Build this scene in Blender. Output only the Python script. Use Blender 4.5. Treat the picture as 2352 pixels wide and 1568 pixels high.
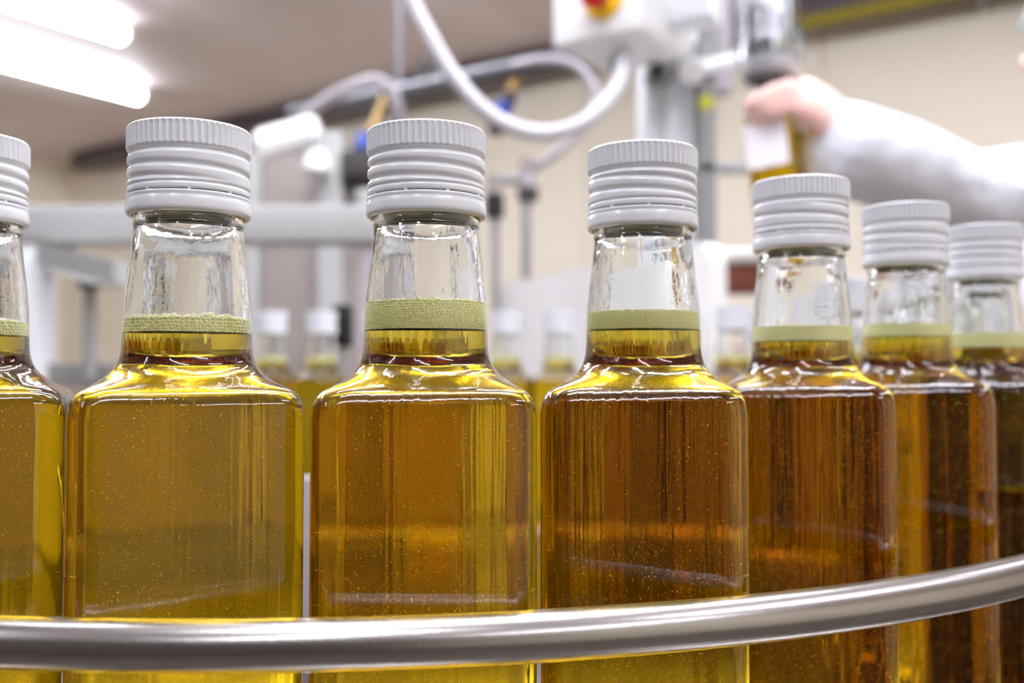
import bpy, bmesh, math, random
import numpy as np
from mathutils import Vector, Matrix, Quaternion

random.seed(7)
rng = np.random.RandomState(7)
PI = math.pi
C = bpy.context.scene.collection
SC = bpy.context.scene
for o in list(bpy.data.objects):
    bpy.data.objects.remove(o)

# ------------------------------------------------------------------ camera
ZC = 1.148                      # camera height above the floor
F = 2250.0                      # focal length in pixels of the 2352 px wide frame
PITCH = math.atan(71.0 / F)
cam_d = bpy.data.cameras.new('camera')
cam = bpy.data.objects.new('camera', cam_d)
C.objects.link(cam)
SC.camera = cam
cam_d.sensor_width = 36.0
cam_d.lens = 36.0 * F / 2352.0
cam_d.clip_start = 0.01
cam_d.clip_end = 60
cam.location = (0, 0, ZC)
cam.rotation_euler = (PI / 2 + PITCH, 0, 0)
cam_d.dof.use_dof = True
cam_d.dof.focus_distance = 0.243
cam_d.dof.aperture_fstop = 9.0

# ------------------------------------------------------------------ world, exposure
w = bpy.data.worlds.new('world')
SC.world = w
w.use_nodes = True
w.node_tree.nodes['Background'].inputs[0].default_value = (0.9, 0.93, 1, 1)
w.node_tree.nodes['Background'].inputs[1].default_value = 0.4
SC.view_settings.view_transform = 'Standard'
SC.view_settings.look = 'None'
SC.view_settings.exposure = 0.0
SC.view_settings.gamma = 1.0
SC.view_settings.use_curve_mapping = False
LAMP = 29.5                     # emission of the batten diffusers
cy = SC.cycles
cy.max_bounces = 22
cy.transmission_bounces = 22
cy.diffuse_bounces = 10
cy.glossy_bounces = 6
cy.transparent_max_bounces = 12
cy.volume_bounces = 0
cy.caustics_reflective = True
cy.caustics_refractive = True
cy.blur_glossy = 0.3
cy.sample_clamp_indirect = 40.0
cy.use_adaptive_sampling = True
cy.adaptive_threshold = 0.03
cy.use_denoising = True


def S(c):
    """sRGB 0-255 to linear"""
    r = []
    for v in c:
        v = v / 255.0
        r.append(v / 12.92 if v <= 0.04045 else ((v + 0.055) / 1.055) ** 2.4)
    return tuple(r) + (1.0,)


# ------------------------------------------------------------------ materials
def mat(name, col, rough=0.5, metal=0.0, spec=0.5, noise=None, bump=None, coat=0.0, emit=None, sss=0.0):
    m = bpy.data.materials.new(name)
    m.use_nodes = True
    nt = m.node_tree
    b = nt.nodes['Principled BSDF']
    c = S(col)
    b.inputs['Base Color'].default_value = c
    b.inputs['Roughness'].default_value = rough
    b.inputs['Metallic'].default_value = metal
    b.inputs['Specular IOR Level'].default_value = spec
    b.inputs['Coat Weight'].default_value = coat
    if sss:
        b.inputs['Subsurface Weight'].default_value = sss
        b.inputs['Subsurface Scale'].default_value = 0.01
    if emit:
        b.inputs['Emission Color'].default_value = S(emit[0])
        b.inputs['Emission Strength'].default_value = emit[1]
    tc = nt.nodes.new('ShaderNodeTexCoord')
    if noise:
        sc, amt, stretch = noise
        mp = nt.nodes.new('ShaderNodeMapping')
        mp.inputs['Scale'].default_value = stretch
        n = nt.nodes.new('ShaderNodeTexNoise')
        n.inputs['Scale'].default_value = sc
        n.inputs['Detail'].default_value = 4
        mx = nt.nodes.new('ShaderNodeMix')
        mx.data_type = 'RGBA'
        mx.inputs[6].default_value = tuple(v * (1 - amt) for v in c[:3]) + (1,)
        mx.inputs[7].default_value = tuple(min(1, v * (1 + amt)) for v in c[:3]) + (1,)
        nt.links.new(tc.outputs['Object'], mp.inputs[0])
        nt.links.new(mp.outputs[0], n.inputs['Vector'])
        nt.links.new(n.outputs['Fac'], mx.inputs[0])
        nt.links.new(mx.outputs[2], b.inputs['Base Color'])
    if bump:
        sc, dist, stretch = bump
        mp = nt.nodes.new('ShaderNodeMapping')
        mp.inputs['Scale'].default_value = stretch
        n = nt.nodes.new('ShaderNodeTexNoise')
        n.inputs['Scale'].default_value = sc
        n.inputs['Detail'].default_value = 3
        bp = nt.nodes.new('ShaderNodeBump')
        bp.inputs['Strength'].default_value = 1.0
        bp.inputs['Distance'].default_value = dist
        nt.links.new(tc.outputs['Object'], mp.inputs[0])
        nt.links.new(mp.outputs[0], n.inputs['Vector'])
        nt.links.new(n.outputs['Fac'], bp.inputs['Height'])
        nt.links.new(bp.outputs[0], b.inputs['Normal'])
    return m


def glass_mat(name, ior, bumps=(), col=(1, 1, 1, 1)):
    m = bpy.data.materials.new(name)
    m.use_nodes = True
    nt = m.node_tree
    nt.nodes.remove(nt.nodes['Principled BSDF'])
    g = nt.nodes.new('ShaderNodeBsdfGlass')
    g.inputs['Color'].default_value = col
    g.inputs['Roughness'].default_value = 0
    g.inputs['IOR'].default_value = ior
    nt.links.new(g.outputs[0], nt.nodes['Material Output'].inputs['Surface'])
    tc = nt.nodes.new('ShaderNodeTexCoord')
    prev = None
    for sc, dist, stretch, det in bumps:
        mp = nt.nodes.new('ShaderNodeMapping')
        mp.inputs['Scale'].default_value = stretch
        n = nt.nodes.new('ShaderNodeTexNoise')
        n.inputs['Scale'].default_value = sc
        n.inputs['Detail'].default_value = det
        bp = nt.nodes.new('ShaderNodeBump')
        bp.inputs['Distance'].default_value = dist
        nt.links.new(tc.outputs['Object'], mp.inputs[0])
        nt.links.new(mp.outputs[0], n.inputs['Vector'])
        nt.links.new(n.outputs['Fac'], bp.inputs['Height'])
        if prev:
            nt.links.new(prev.outputs[0], bp.inputs['Normal'])
        prev = bp
    if prev:
        nt.links.new(prev.outputs[0], g.inputs['Normal'])
    return m


M = {}
M['glass_out'] = glass_mat('bottle_glass_outer', 1.5, [(60, 0.00024, (1, 1, 0.05), 2), (330, 0.00011, (1, 1, 0.03), 2), (220, 0.00002, (1, 1, 0.6), 2)], (0.99, 0.995, 0.99, 1))
M['glass_in'] = glass_mat('bottle_glass_inner', 1.5, [(100, 0.00045, (1, 1, 0.12), 1), (420, 0.00006, (1, 1, 0.8), 2)], (0.99, 0.995, 0.99, 1))
M['clear'] = glass_mat('clear_tube', 1.45, (), (0.96, 0.97, 0.98, 1))
# oil: refraction of the glass/oil contact plus absorption
m = bpy.data.materials.new('golden_oil')
m.use_nodes = True
nt = m.node_tree
nt.nodes.remove(nt.nodes['Principled BSDF'])
g = nt.nodes.new('ShaderNodeBsdfGlass')
g.inputs['IOR'].default_value = 0.985
g.inputs['Roughness'].default_value = 0
va = nt.nodes.new('ShaderNodeVolumeAbsorption')
va.inputs['Color'].default_value = (0.918, 0.826, 0.0, 1)
va.inputs['Density'].default_value = 95.0
nt.links.new(g.outputs[0], nt.nodes['Material Output'].inputs['Surface'])
nt.links.new(va.outputs[0], nt.nodes['Material Output'].inputs['Volume'])
M['oil'] = m
M['bubble_glint'] = mat('bubble_glint', (255, 228, 130), 0.2)  # opaque gold stands in for the glint of air bubbles in oil
# foam
m = bpy.data.materials.new('oil_foam')
m.use_nodes = True
nt = m.node_tree
b = nt.nodes['Principled BSDF']
b.inputs['Base Color'].default_value = S((255, 254, 192))
b.inputs['Roughness'].default_value = 0.15
gb = nt.nodes.new('ShaderNodeBsdfGlass')
gb.inputs['IOR'].default_value = 0.72
gb.inputs['Roughness'].default_value = 0
mx = nt.nodes.new('ShaderNodeMixShader')
mx.inputs[0].default_value = 0.08
nt.links.new(b.outputs[0], mx.inputs[1])
nt.links.new(gb.outputs[0], mx.inputs[2])
nt.links.new(mx.outputs[0], nt.nodes['Material Output'].inputs['Surface'])
M['foam'] = m
m = bpy.data.materials.new('oil_foam_core')
m.use_nodes = True
nt = m.node_tree
b = nt.nodes['Principled BSDF']
b.inputs['Base Color'].default_value = S((255, 254, 186))
b.inputs['Roughness'].default_value = 0.5
tr = nt.nodes.new('ShaderNodeBsdfTranslucent')
tr.inputs[0].default_value = S((255, 254, 186))
mx = nt.nodes.new('ShaderNodeMixShader')
mx.inputs[0].default_value = 0.08
nt.links.new(b.outputs[0], mx.inputs[1])
nt.links.new(tr.outputs[0], mx.inputs[2])
nt.links.new(mx.outputs[0], nt.nodes['Material Output'].inputs['Surface'])
M['foam_core'] = m
M['cap'] = mat('white_cap', (228, 230, 235), 0.22, spec=0.5, coat=0.3)
M['cap_inside'] = mat('cap_inside_brown', (112, 100, 78), 0.35, 0.4)  # darker brown for the inward faces of cap and ring
M['steel'] = mat('brushed_steel', (172, 168, 164), 0.27, 1.0, bump=(900, 0.00003, (1, 1, 1)), noise=(60, 0.12, (1, 1, 4)))
M['steel_dark'] = mat('dull_steel', (120, 120, 124), 0.45, 0.8)
M['table_steel'] = mat('table_steel', (172, 168, 166), 0.19, 1.0, noise=(8, 0.1, (1, 1, 1)))
M['chrome'] = mat('chrome', (215, 215, 218), 0.15, 1.0)
M['valve_metal'] = mat('satin_valve_metal', (205, 205, 209), 0.35, 0.5)
M['alu'] = mat('white_painted_metal', (244, 247, 251), 0.4)
M['grey_paint'] = mat('light_grey_paint', (174, 175, 173), 0.5)
M['mid_grey'] = mat('mid_grey_paint', (150, 150, 147), 0.5)
M['taupe'] = mat('steel_taupe_reflection', (158, 148, 142), 0.5, 0.2, noise=(4, 0.08, (1, 1, 1)))  # reflections in the stainless cabinet are put into this taupe base colour
M['taupe_dark'] = mat('dark_taupe_panel', (158, 140, 124), 0.5)
M['dark'] = mat('dark_grey_rubber', (62, 58, 56), 0.6)
M['black'] = mat('black_plastic', (22, 22, 22), 0.5)
M['duct'] = mat('dark_purple_grey_duct', (98, 88, 92), 0.5)
M['white_plastic'] = mat('white_plastic', (244, 244, 242), 0.35)
M['hose'] = mat('milky_hose', (206, 205, 210), 0.35, sss=0.2)
M['grey_hose'] = mat('grey_lilac_hose', (176, 170, 176), 0.4)
M['brass'] = mat('brass', (176, 144, 84), 0.4, 0.5)
M['blue'] = mat('blue_plastic', (36, 66, 160), 0.4)
M['yellow'] = mat('yellow_plastic', (250, 208, 40), 0.4)
M['olive'] = mat('olive_yellow_paint', (150, 135, 30), 0.5)
M['red'] = mat('red_plastic', (200, 18, 14), 0.35)
M['brown'] = mat('reddish_brown_paint', (138, 78, 66), 0.5)
M['wall'] = mat('cream_wall', (238, 229, 210), 0.6, noise=(1.5, 0.05, (1, 1, 1)))
M['ceil'] = mat('ceiling_panel', (234, 221, 220), 0.6, noise=(0.6, 0.07, (1, 1, 1)))
M['floor'] = mat('floor_resin', (105, 96, 90), 0.45, noise=(3, 0.12, (1, 1, 1)))
M['lamp'] = mat('lamp_diffuser', (255, 255, 255), 0.5, emit=((238, 243, 255), LAMP))
M['lamp_body'] = mat('lamp_housing', (225, 225, 222), 0.5)
M['skin'] = mat('skin', (246, 204, 192), 0.5, sss=0.15)
M['coat'] = mat('white_coat_cotton', (226, 228, 236), 0.8, bump=(25, 0.01, (1, 1, 1)))
M['trousers'] = mat('white_trousers', (210, 212, 220), 0.8)
M['cyan'] = mat('pale_cyan_cap', (170, 208, 212), 0.7)
M['shoe'] = mat('white_shoe_rubber', (215, 215, 215), 0.5)
M['label'] = mat('white_paper_label', (246, 242, 246), 0.6)
M['eye'] = mat('eye', (60, 50, 45), 0.2)


# ------------------------------------------------------------------ mesh helpers
class MB:
    def __init__(s):
        s.v = []; s.f = []; s.mi = []; s.cur = 0

    def add(s, vs, fs):
        o = len(s.v)
        s.v.extend([tuple(p) for p in vs])
        for f in fs:
            s.f.append(tuple(i + o for i in f)); s.mi.append(s.cur)
        return s

    def box(s, c, d, R=None, bev=0.0):
        """box with chamfered edges; c centre, d full sizes, R rotation"""
        bm = bmesh.new()
        bmesh.ops.create_cube(bm, size=1.0)
        for v in bm.verts:
            v.co = Vector((v.co.x * d[0], v.co.y * d[1], v.co.z * d[2]))
        if bev > 0:
            bmesh.ops.bevel(bm, geom=bm.edges[:], offset=bev, segments=3, profile=0.5, affect='EDGES')
        Rm = R.to_matrix().to_4x4() if isinstance(R, Quaternion) else (R or Matrix.Identity(4))
        bm.verts.index_update()
        vs = [Rm @ v.co + Vector(c) for v in bm.verts]
        fs = [[v.index for v in f.verts] for f in bm.faces]
        bm.free()
        return s.add(vs, fs)

    def lathe(s, prof, n=48, c=(0, 0, 0), axis=None):
        """prof: list of (r, z); closed at ends where r == 0"""
        q = Vector((0, 0, 1)).rotation_difference(Vector(axis).normalized()) if axis is not None else Quaternion()
        vs = []; fs = []; rings = []
        for r, z in prof:
            if r <= 1e-9:
                rings.append([len(vs)]); vs.append(q @ Vector((0, 0, z)) + Vector(c))
            else:
                rg = []
                for k in range(n):
                    a = 2 * PI * k / n
                    rg.append(len(vs)); vs.append(q @ Vector((r * math.cos(a), r * math.sin(a), z)) + Vector(c))
                rings.append(rg)
        for a, b2 in zip(rings[:-1], rings[1:]):
            for k in range(n):
                k2 = (k + 1) % n
                if len(a) == 1 and len(b2) == 1:
                    continue
                if len(a) == 1:
                    fs.append((a[0], b2[k2], b2[k]))
                elif len(b2) == 1:
                    fs.append((a[k], a[k2], b2[0]))
                else:
                    fs.append((a[k], a[k2], b2[k2], b2[k]))
        return s.add(vs, fs)

    def cyl(s, p0, p1, r, r2=None, n=24, bev=None):
        p0 = Vector(p0); p1 = Vector(p1); L = (p1 - p0).length
        r2 = r if r2 is None else r2
        b = min(r, r2) * 0.12 if bev is None else bev
        return s.lathe([(0, 0), (r - b, 0), (r, b), (r2, L - b), (r2 - b, L), (0, L)], n, p0, p1 - p0)

    def tube(s, pts, r, n=16, sub=8, closed_ends=True, smooth=True):
        P = [Vector(p) for p in pts]
        if smooth:
            Q = []
            for i in range(len(P) - 1):
                a = P[max(i - 1, 0)]; b = P[i]; c = P[i + 1]; d = P[min(i + 2, len(P) - 1)]
                for k in range(sub):
                    t = k / sub
                    Q.append(0.5 * ((2 * b) + (c - a) * t + (2 * a - 5 * b + 4 * c - d) * t * t + (3 * b - a - 3 * c + d) * t ** 3))
            Q.append(P[-1]); P = Q
        vs = []; fs = []
        tan = (P[1] - P[0]).normalized()
        up = Vector((0, 0, 1)) if abs(tan.z) < 0.9 else Vector((1, 0, 0))
        nrm = tan.cross(up).normalized()
        for i, p in enumerate(P):
            t = (P[min(i + 1, len(P) - 1)] - P[max(i - 1, 0)]).normalized()
            nrm = (nrm - t * nrm.dot(t)).normalized()
            bi = t.cross(nrm)
            for k in range(n):
                a = 2 * PI * k / n
                vs.append(p + (nrm * math.cos(a) + bi * math.sin(a)) * r)
        for i in range(len(P) - 1):
            for k in range(n):
                k2 = (k + 1) % n
                fs.append((i * n + k, i * n + k2, (i + 1) * n + k2, (i + 1) * n + k))
        if closed_ends:
            fs.append(tuple(range(n - 1, -1, -1)))
            fs.append(tuple((len(P) - 1) * n + k for k in range(n)))
        return s.add(vs, fs)

    def build(s, name, m, parent=None, smooth=True, angle=40):
        me = bpy.data.meshes.new(name)
        me.from_pydata(s.v, [], s.f)
        for q in (m if isinstance(m, (list, tuple)) else [m]):
            me.materials.append(q)
        me.polygons.foreach_set('material_index', s.mi)
        bm = bmesh.new(); bm.from_mesh(me)
        bmesh.ops.recalc_face_normals(bm, faces=bm.faces[:])
        bm.to_mesh(me); bm.free()
        if smooth:
            me.polygons.foreach_set('use_smooth', [True] * len(me.polygons))
            try:
                me.set_sharp_from_angle(angle=math.radians(angle))
            except Exception:
                pass
        me.update()
        return link(name, me, parent)


def link(name, me, parent=None):
    o = bpy.data.objects.new(name, me)
    C.objects.link(o)
    if parent is not None:
        o.parent = parent
        if not (parent.type == 'EMPTY' and parent.matrix_world == Matrix.Identity(4)):
            o.matrix_parent_inverse = Matrix.Identity(4)
    return o


def tag(o, label=None, cat=None, group=None, kind=None):
    if label: o['label'] = label
    if cat: o['category'] = cat
    if group: o['group'] = group
    if kind: o['kind'] = kind
    return o


def empty(name, loc, rz=0):
    o = bpy.data.objects.new(name, None)
    C.objects.link(o)
    o.empty_display_size = 0.05
    o.location = loc
    o.rotation_euler = (0, 0, rz)
    return o


def thing(name, loc, label, cat, group=None, rz=0):
    """an Empty at the thing's base; W(root, world point) turns world points into its own space"""
    o = empty(name, loc, rz)
    return tag(o, label, cat, group)


def W(root, p):
    M4 = Matrix.Translation(root.location) @ root.rotation_euler.to_matrix().to_4x4()
    return M4.inverted() @ Vector(p)


def struct(o):
    o['kind'] = 'structure'
    return o


cp, sp_ = math.cos(PITCH), math.sin(PITCH)


def at(px, py, Y):
    """world point seen at pixel (px, py) of the photograph when it stands Y metres away"""
    u = (px - 1176) / F; v = (784 - py) / F
    y = cp - sp_ * v; z = sp_ + cp * v
    return Vector((u / y * Y, Y, z / y * Y + ZC))


# ------------------------------------------------------------------ room shell
U = Vector((-0.82, 0.572, 0)); U.normalize()
V = Vector((0.572, 0.82, 0)); V.normalize()
CEIL = ZC + 1.5
U0, U1, V0, V1 = -3.2, 6.6, -3.4, 3.9
Ruv = Matrix((U, V, Vector((0, 0, 1)))).transposed().to_4x4()


def uv(u, v, z=0.0):
    return U * u + V * v + Vector((0, 0, z))


def slab(name, u0, u1, v0, v1, z0, z1, m, parent=None, bev=0.0):
    mb = MB()
    mb.box(uv((u0 + u1) / 2, (v0 + v1) / 2, (z0 + z1) / 2), (u1 - u0, v1 - v0, z1 - z0), Ruv, bev)
    return mb.build(name, m, parent, smooth=bev > 0)


struct(slab('floor', U0, U1, V0, V1, -0.1, 0, M['floor']))
wb = struct(slab('wall_back', U0, U1, V1, V1 + 0.1, 0, CEIL, M['wall']))
struct(slab('wall_left', U1, U1 + 0.1, V0, V1 + 0.1, 0, CEIL, M['wall']))
struct(slab('wall_right', U0 - 0.1, U0, V0, V1 + 0.1, 0, CEIL, M['wall']))
struct(slab('wall_front', U0 - 0.1, U1 + 0.1, V0 - 0.1, V0, 0, CEIL, mat('dark_front_wall', (112, 104, 98), 0.6)))
ce = struct(slab('ceiling', U0 - 0.1, U1 + 0.1, V0 - 0.1, V1 + 0.1, CEIL, CEIL + 0.1, M['ceil']))
k = 0
u = U0
while u < U1 - 0.01:
    u2 = min(u + 1.1, U1)
    slab('wall_panel', u + 0.003, u2 - 0.003, V1 - 0.012, V1 + 0.001, 0.1, CEIL - 0.001, M['wall'], wb, 0.002)
    slab('ceiling_panel', u + 0.004, u2 - 0.004, V0 + 0.01, V1 - 0.02, CEIL - 0.012, CEIL + 0.001, M['ceil'], ce, 0.003)
    u = u2
struct(slab('baseboard_back', U0, U1, V1 - 0.03, V1 - 0.0125, 0, 0.1, M['mid_grey']))


# ------------------------------------------------------------------ ceiling battens
def batten(p_end, length, label, group='fluorescent ceiling battens', width=0.088):
    """p_end: (x, y) of the end nearest the back wall; runs towards the camera along -V"""
    c = Vector((p_end[0], p_end[1], 0)) - V * (length / 2)
    rz = math.atan2(V.y, V.x)
    t = thing('ceiling_lamp', (c.x, c.y, CEIL - 0.012), label, 'lamp', group, rz)
    h = MB().box((0, 0, -0.022), (length + 0.05, width * 0.6, 0.044), None, 0.004)
    h.build('housing', M['lamp_body'], t)
    d = MB()
    n = 10
    vs = []
    for x in (-length / 2, length / 2):
        for i in range(n + 1):
            a = PI * i / n
            vs.append((x, width / 2 * math.cos(a), -0.0445 - 0.04 * math.sin(a)))
    fs = [(i, i + 1, n + 2 + i, n + 1 + i) for i in range(n)]
    fs += [tuple(range(n, -1, -1)), tuple(range(n + 1, 2 * n + 2)), (0, n + 1, 2 * n + 1, n)]
    d.add(vs, fs).build('diffuser', M['lamp'], t)
    for x in (-1, 1):
        MB().box((x * (length / 2 + 0.012), 0, -0.062), (0.022, width * 1.02, 0.05), None, 0.006).build('end_cap', M['lamp_body'], t)
    return t


e1 = at(318, 212, 5.05); e2 = at(278, 58, 4.13)
batten((e1.x, e1.y), 1.5, 'glowing ceiling batten, lower one of the pair, its end above a white cap')
batten((e2.x, e2.y), 1.5, 'glowing ceiling batten, upper one of the pair, cut by the top left corner')

# ------------------------------------------------------------------ bottles
HALF, RC = 0.0277, 0.0066
SH = 0.0828        # height of the shoulder edge
CAPZ = 0.1285 + 0.077      # underside of the cap


def outer_profile():
    """(z, s) of the outer surface: s is half width, becomes the neck radius"""
    return [(0.0, 0.0225), (0.0006, 0.0246), (0.0022, 0.0266), (0.0045, 0.0274), (0.008, HALF), (0.03, HALF), (0.055, HALF), (0.07, HALF),
            (0.0765, HALF), (0.0788, 0.02745), (0.0806, 0.0271), (0.0822, 0.0263), (0.0834, 0.0252), (0.0846, 0.0235), (0.0859, 0.0216),
            (0.0872, 0.0198), (0.0886, 0.0184), (0.0902, 0.0174), (0.092, 0.0168), (0.094, 0.01642), (0.097, 0.01628), (0.101, 0.01618),
            (0.106, 0.0160), (0.112, 0.01545), (0.119, 0.01458), (0.1252, 0.01392), (0.1256, 0.01378), (0.1260, 0.01400), (0.1264, 0.01408), (0.1270, 0.01405),
            (0.1290, 0.0140), (0.1295, 0.0134), (0.145, 0.0132), (0.1500, 0.0131), (0.1504, 0.0126)]


def inner_profile():
    return [(0.005, 0.010), (0.0045, 0.018), (0.0052, 0.0225), (0.0075, 0.0247), (0.011, 0.0252), (0.03, 0.0252), (0.055, 0.0252), (0.07, 0.0252),
            (0.0745, 0.0252), (0.0768, 0.0251), (0.0786, 0.0246), (0.0802, 0.0235), (0.0816, 0.0215), (0.083, 0.0193),
            (0.0846, 0.0172), (0.0864, 0.0160), (0.0884, 0.0152), (0.091, 0.0148), (0.094, 0.01465), (0.098, 0.01455), (0.103, 0.01440),
            (0.109, 0.0139), (0.116, 0.0132), (0.123, 0.0123), (0.13, 0.0112), (0.145, 0.0108), (0.1504, 0.0112)]


NS = 160


def sec(s, rc_scale=1.0, n=NS):
    """cross-section with half width s: circle when s is small, rounded square when it is large"""
    t = min(1.0, max(0.0, (s - 0.0172) / (0.0255 - 0.0172)))
    t = t * t * (3 - 2 * t) * 0.94
    rc = RC * rc_scale
    h = s
    out = []
    for k in range(n):
        a = 2 * PI * (k + 0.5) / n
        ca, sa = abs(math.cos(a)), abs(math.sin(a))
        # ray / rounded square
        d = h / max(ca, sa)
        x, y = d * ca, d * sa
        if x > h - rc and y > h - rc:
            q = h - rc
            bb = q * (ca + sa)
            d = bb + math.sqrt(max(0, bb * bb - 2 * q * q + rc * rc))
        r = s * (1 - t) + d * t
        out.append((r * math.cos(a), r * math.sin(a)))
    return out


def interp_prof(P, z):
    for (z0, s0), (z1, s1) in zip(P[:-1], P[1:]):
        if z0 <= z <= z1 and z1 > z0:
            return s0 + (s1 - s0) * (z - z0) / (z1 - z0)
    return P[-1][1]


def smooth_prof(P, m=3):
    """Catmull-Rom through the profile points"""
    out = []
    for i in range(len(P) - 1):
        a = P[max(i - 1, 0)]; b = P[i]; c = P[i + 1]; d = P[min(i + 2, len(P) - 1)]
        steps = m if abs(c[0] - b[0]) < 0.008 else 1
        for k in range(steps):
            t = k / steps
            out.append(tuple(0.5 * ((2 * b[j]) + (c[j] - a[j]) * t + (2 * a[j] - 5 * b[j] + 4 * c[j] - d[j]) * t * t + (3 * b[j] - a[j] - 3 * c[j] + d[j]) * t ** 3) for j in (0, 1)))
    out.append(P[-1])
    return out


TALL = 0.077       # the body below the first 3 cm is this much longer
OUT = [(z + (TALL if z > 0.02 else 0), s) for z, s in outer_profile()]
INN = [(z + (TALL if z > 0.02 else 0), s) for z, s in inner_profile()]
OUTS = OUT[:9] + smooth_prof(OUT[8:26], 2)[1:] + OUT[26:]
INNS = INN[:9] + smooth_prof(INN[8:], 2)[1:]


def loft(rows, vs, fs, close_bottom=False, close_top=False, flip=False, n=NS):
    base = len(vs); R = []
    for z, pts in rows:
        R.append(list(range(len(vs), len(vs) + n)))
        vs.extend([(x, y, z) for x, y in pts])
    for a, b in zip(R[:-1], R[1:]):
        for k in range(n):
            k2 = (k + 1) % n
            f = (a[k], a[k2], b[k2], b[k])
            fs.append(f[::-1] if flip else f)
    if close_bottom:
        c = len(vs); vs.append((0, 0, rows[0][0] + close_bottom if isinstance(close_bottom, float) else rows[0][0]))
        for k in range(n):
            f = (R[0][(k + 1) % n], R[0][k], c)
            fs.append(f[::-1] if flip else f)
    if close_top:
        c = len(vs); vs.append((0, 0, rows[-1][0]))
        for k in range(n):
            f = (R[-1][k], R[-1][(k + 1) % n], c)
            fs.append(f[::-1] if flip else f)
    return R


def mk_mesh(name, vs, fs, mats, mi=None, smooth=True, angle=None):
    me = bpy.data.meshes.new(name)
    me.from_pydata(vs, [], fs)
    for q in mats:
        me.materials.append(q)
    if mi is not None:
        me.polygons.foreach_set('material_index', mi)
    if smooth:
        me.polygons.foreach_set('use_smooth', [True] * len(me.polygons))
        if angle:
            me.set_sharp_from_angle(angle=math.radians(angle))
    me.update()
    return me


def glass_mesh(zoil, n=NS):
    """outer skin from base to lip, inner skin where the bottle is dry (above the oil)"""
    vs, fs = [], []
    rows = [(z, sec(s, n=n)) for z, s in OUTS]
    R = loft(rows, vs, fs, close_bottom=0.0022, n=n)
    n_out = len(fs)
    inner = [(z, s) for z, s in INNS if z > zoil + 0.0004]
    inner = [(zoil, interp_prof(INN, zoil))] + inner
    R2 = loft([(z, sec(s, n=n)) for z, s in inner], vs, fs, flip=True, n=n)
    for k in range(n):
        k2 = (k + 1) % n
        fs.append((R[-1][k], R[-1][k2], R2[-1][k2], R2[-1][k]))
    mi = [0] * n_out + [1] * (len(fs) - n_out)
    return mk_mesh('glass', vs, fs, [M['glass_out'], M['glass_in']], mi, angle=55)


def oil_mesh(zoil, n=NS):
    vs, fs = [], []
    rows = [(z, s) for z, s in INNS if z < zoil - 0.0004] + [(zoil, interp_prof(INN, zoil))]
    loft([(z, sec(s, 0.8, n)) for z, s in rows], vs, fs, close_bottom=0.003, close_top=True, n=n)
    return mk_mesh('oil', vs, fs, [M['oil']], angle=50)


def ico(sub=1):
    bm = bmesh.new()
    bmesh.ops.create_icosphere(bm, subdivisions=sub, radius=1.0)
    bm.verts.index_update()
    v = np.array([list(x.co) for x in bm.verts]); f = np.array([[q.index for q in x.verts] for x in bm.faces])
    bm.free()
    return v, f


ICO1 = ico(1); ICO2 = ico(2)


def spheres_mesh(name, cs, rs, m, lod=ICO2):
    v0, f0 = lod
    cs = np.array(cs); rs = np.array(rs)
    v = (v0[None] * rs[:, None, None] + cs[:, None, :]).reshape(-1, 3)
    f = (f0[None] + (np.arange(len(cs)) * len(v0))[:, None, None]).reshape(-1, 3)
    me = bpy.data.meshes.new(name)
    me.vertices.add(len(v)); me.vertices.foreach_set('co', v.ravel())
    me.loops.add(f.size); me.loops.foreach_set('vertex_index', f.ravel())
    me.polygons.add(len(f)); me.polygons.foreach_set('loop_start', np.arange(0, f.size, 3))
    me.polygons.foreach_set('use_smooth', np.ones(len(f), dtype=bool))
    me.materials.append(m)
    me.update(); me.validate()
    return me


def foam_meshes(zb, zt, big=1.0, coarse=False):
    """core of the foam and the bubbles that crowd against the glass and on top"""
    rad = lambda z: interp_prof(INN, z)
    n = 64
    vs, fs = [], []
    zs = [zb + (zt - zb) * i / 4 for i in range(5)]
    rows = []
    inset = 0.00012 if coarse else 0.00045
    for i, z in enumerate(zs):
        zz = z if i else z + 0.00005
        if i == 4: zz -= 0.0005
        rows.append((zz, [((rad(z) - inset) * math.cos(2 * PI * k / n), (rad(z) - inset) * math.sin(2 * PI * k / n)) for k in range(n)]))
    loft(rows, vs, fs, close_bottom=True, close_top=True, n=n)
    core = mk_mesh('foam', vs, fs, [M['foam_core']], angle=50)
    cs, rs = [], []
    z = zb + 0.00028
    row = 0
    while z < zt:
        t = (z - zb) / (zt - zb)
        r0 = (0.00026 + 0.00020 * t) * big
        if coarse: r0 *= 1.4
        cnt = int(2 * PI * (rad(z) - r0) / (1.9 * r0))
        for k in range(cnt):
            rr = r0 * rng.uniform(0.72, 1.08 + 0.35 * t * (rng.rand() < 0.2))
            a = 2 * PI * (k + 0.5 * (row % 2) + rng.uniform(-0.22, 0.22)) / cnt
            R = rad(z) - rr - 0.00003
            cs.append((R * math.cos(a), R * math.sin(a), z + rng.uniform(-0.25, 0.25) * r0)); rs.append(rr)
        z += 1.66 * r0
        row += 1
    # top surface, a little uneven, a few large bubbles
    for k in range(60 if coarse else 260):
        rr = rng.uniform(0.0003, 0.0007) * big
        R = (rad(zt) - rr) * math.sqrt(rng.rand()); a = rng.uniform(0, 2 * PI)
        cs.append((R * math.cos(a), R * math.sin(a), zt - 0.0003 + rng.uniform(-0.3, 0.3) * rr)); rs.append(rr)
    return core, spheres_mesh('foam_bubbles', cs, rs, M['foam'], ICO1 if coarse else ICO2)


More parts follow.
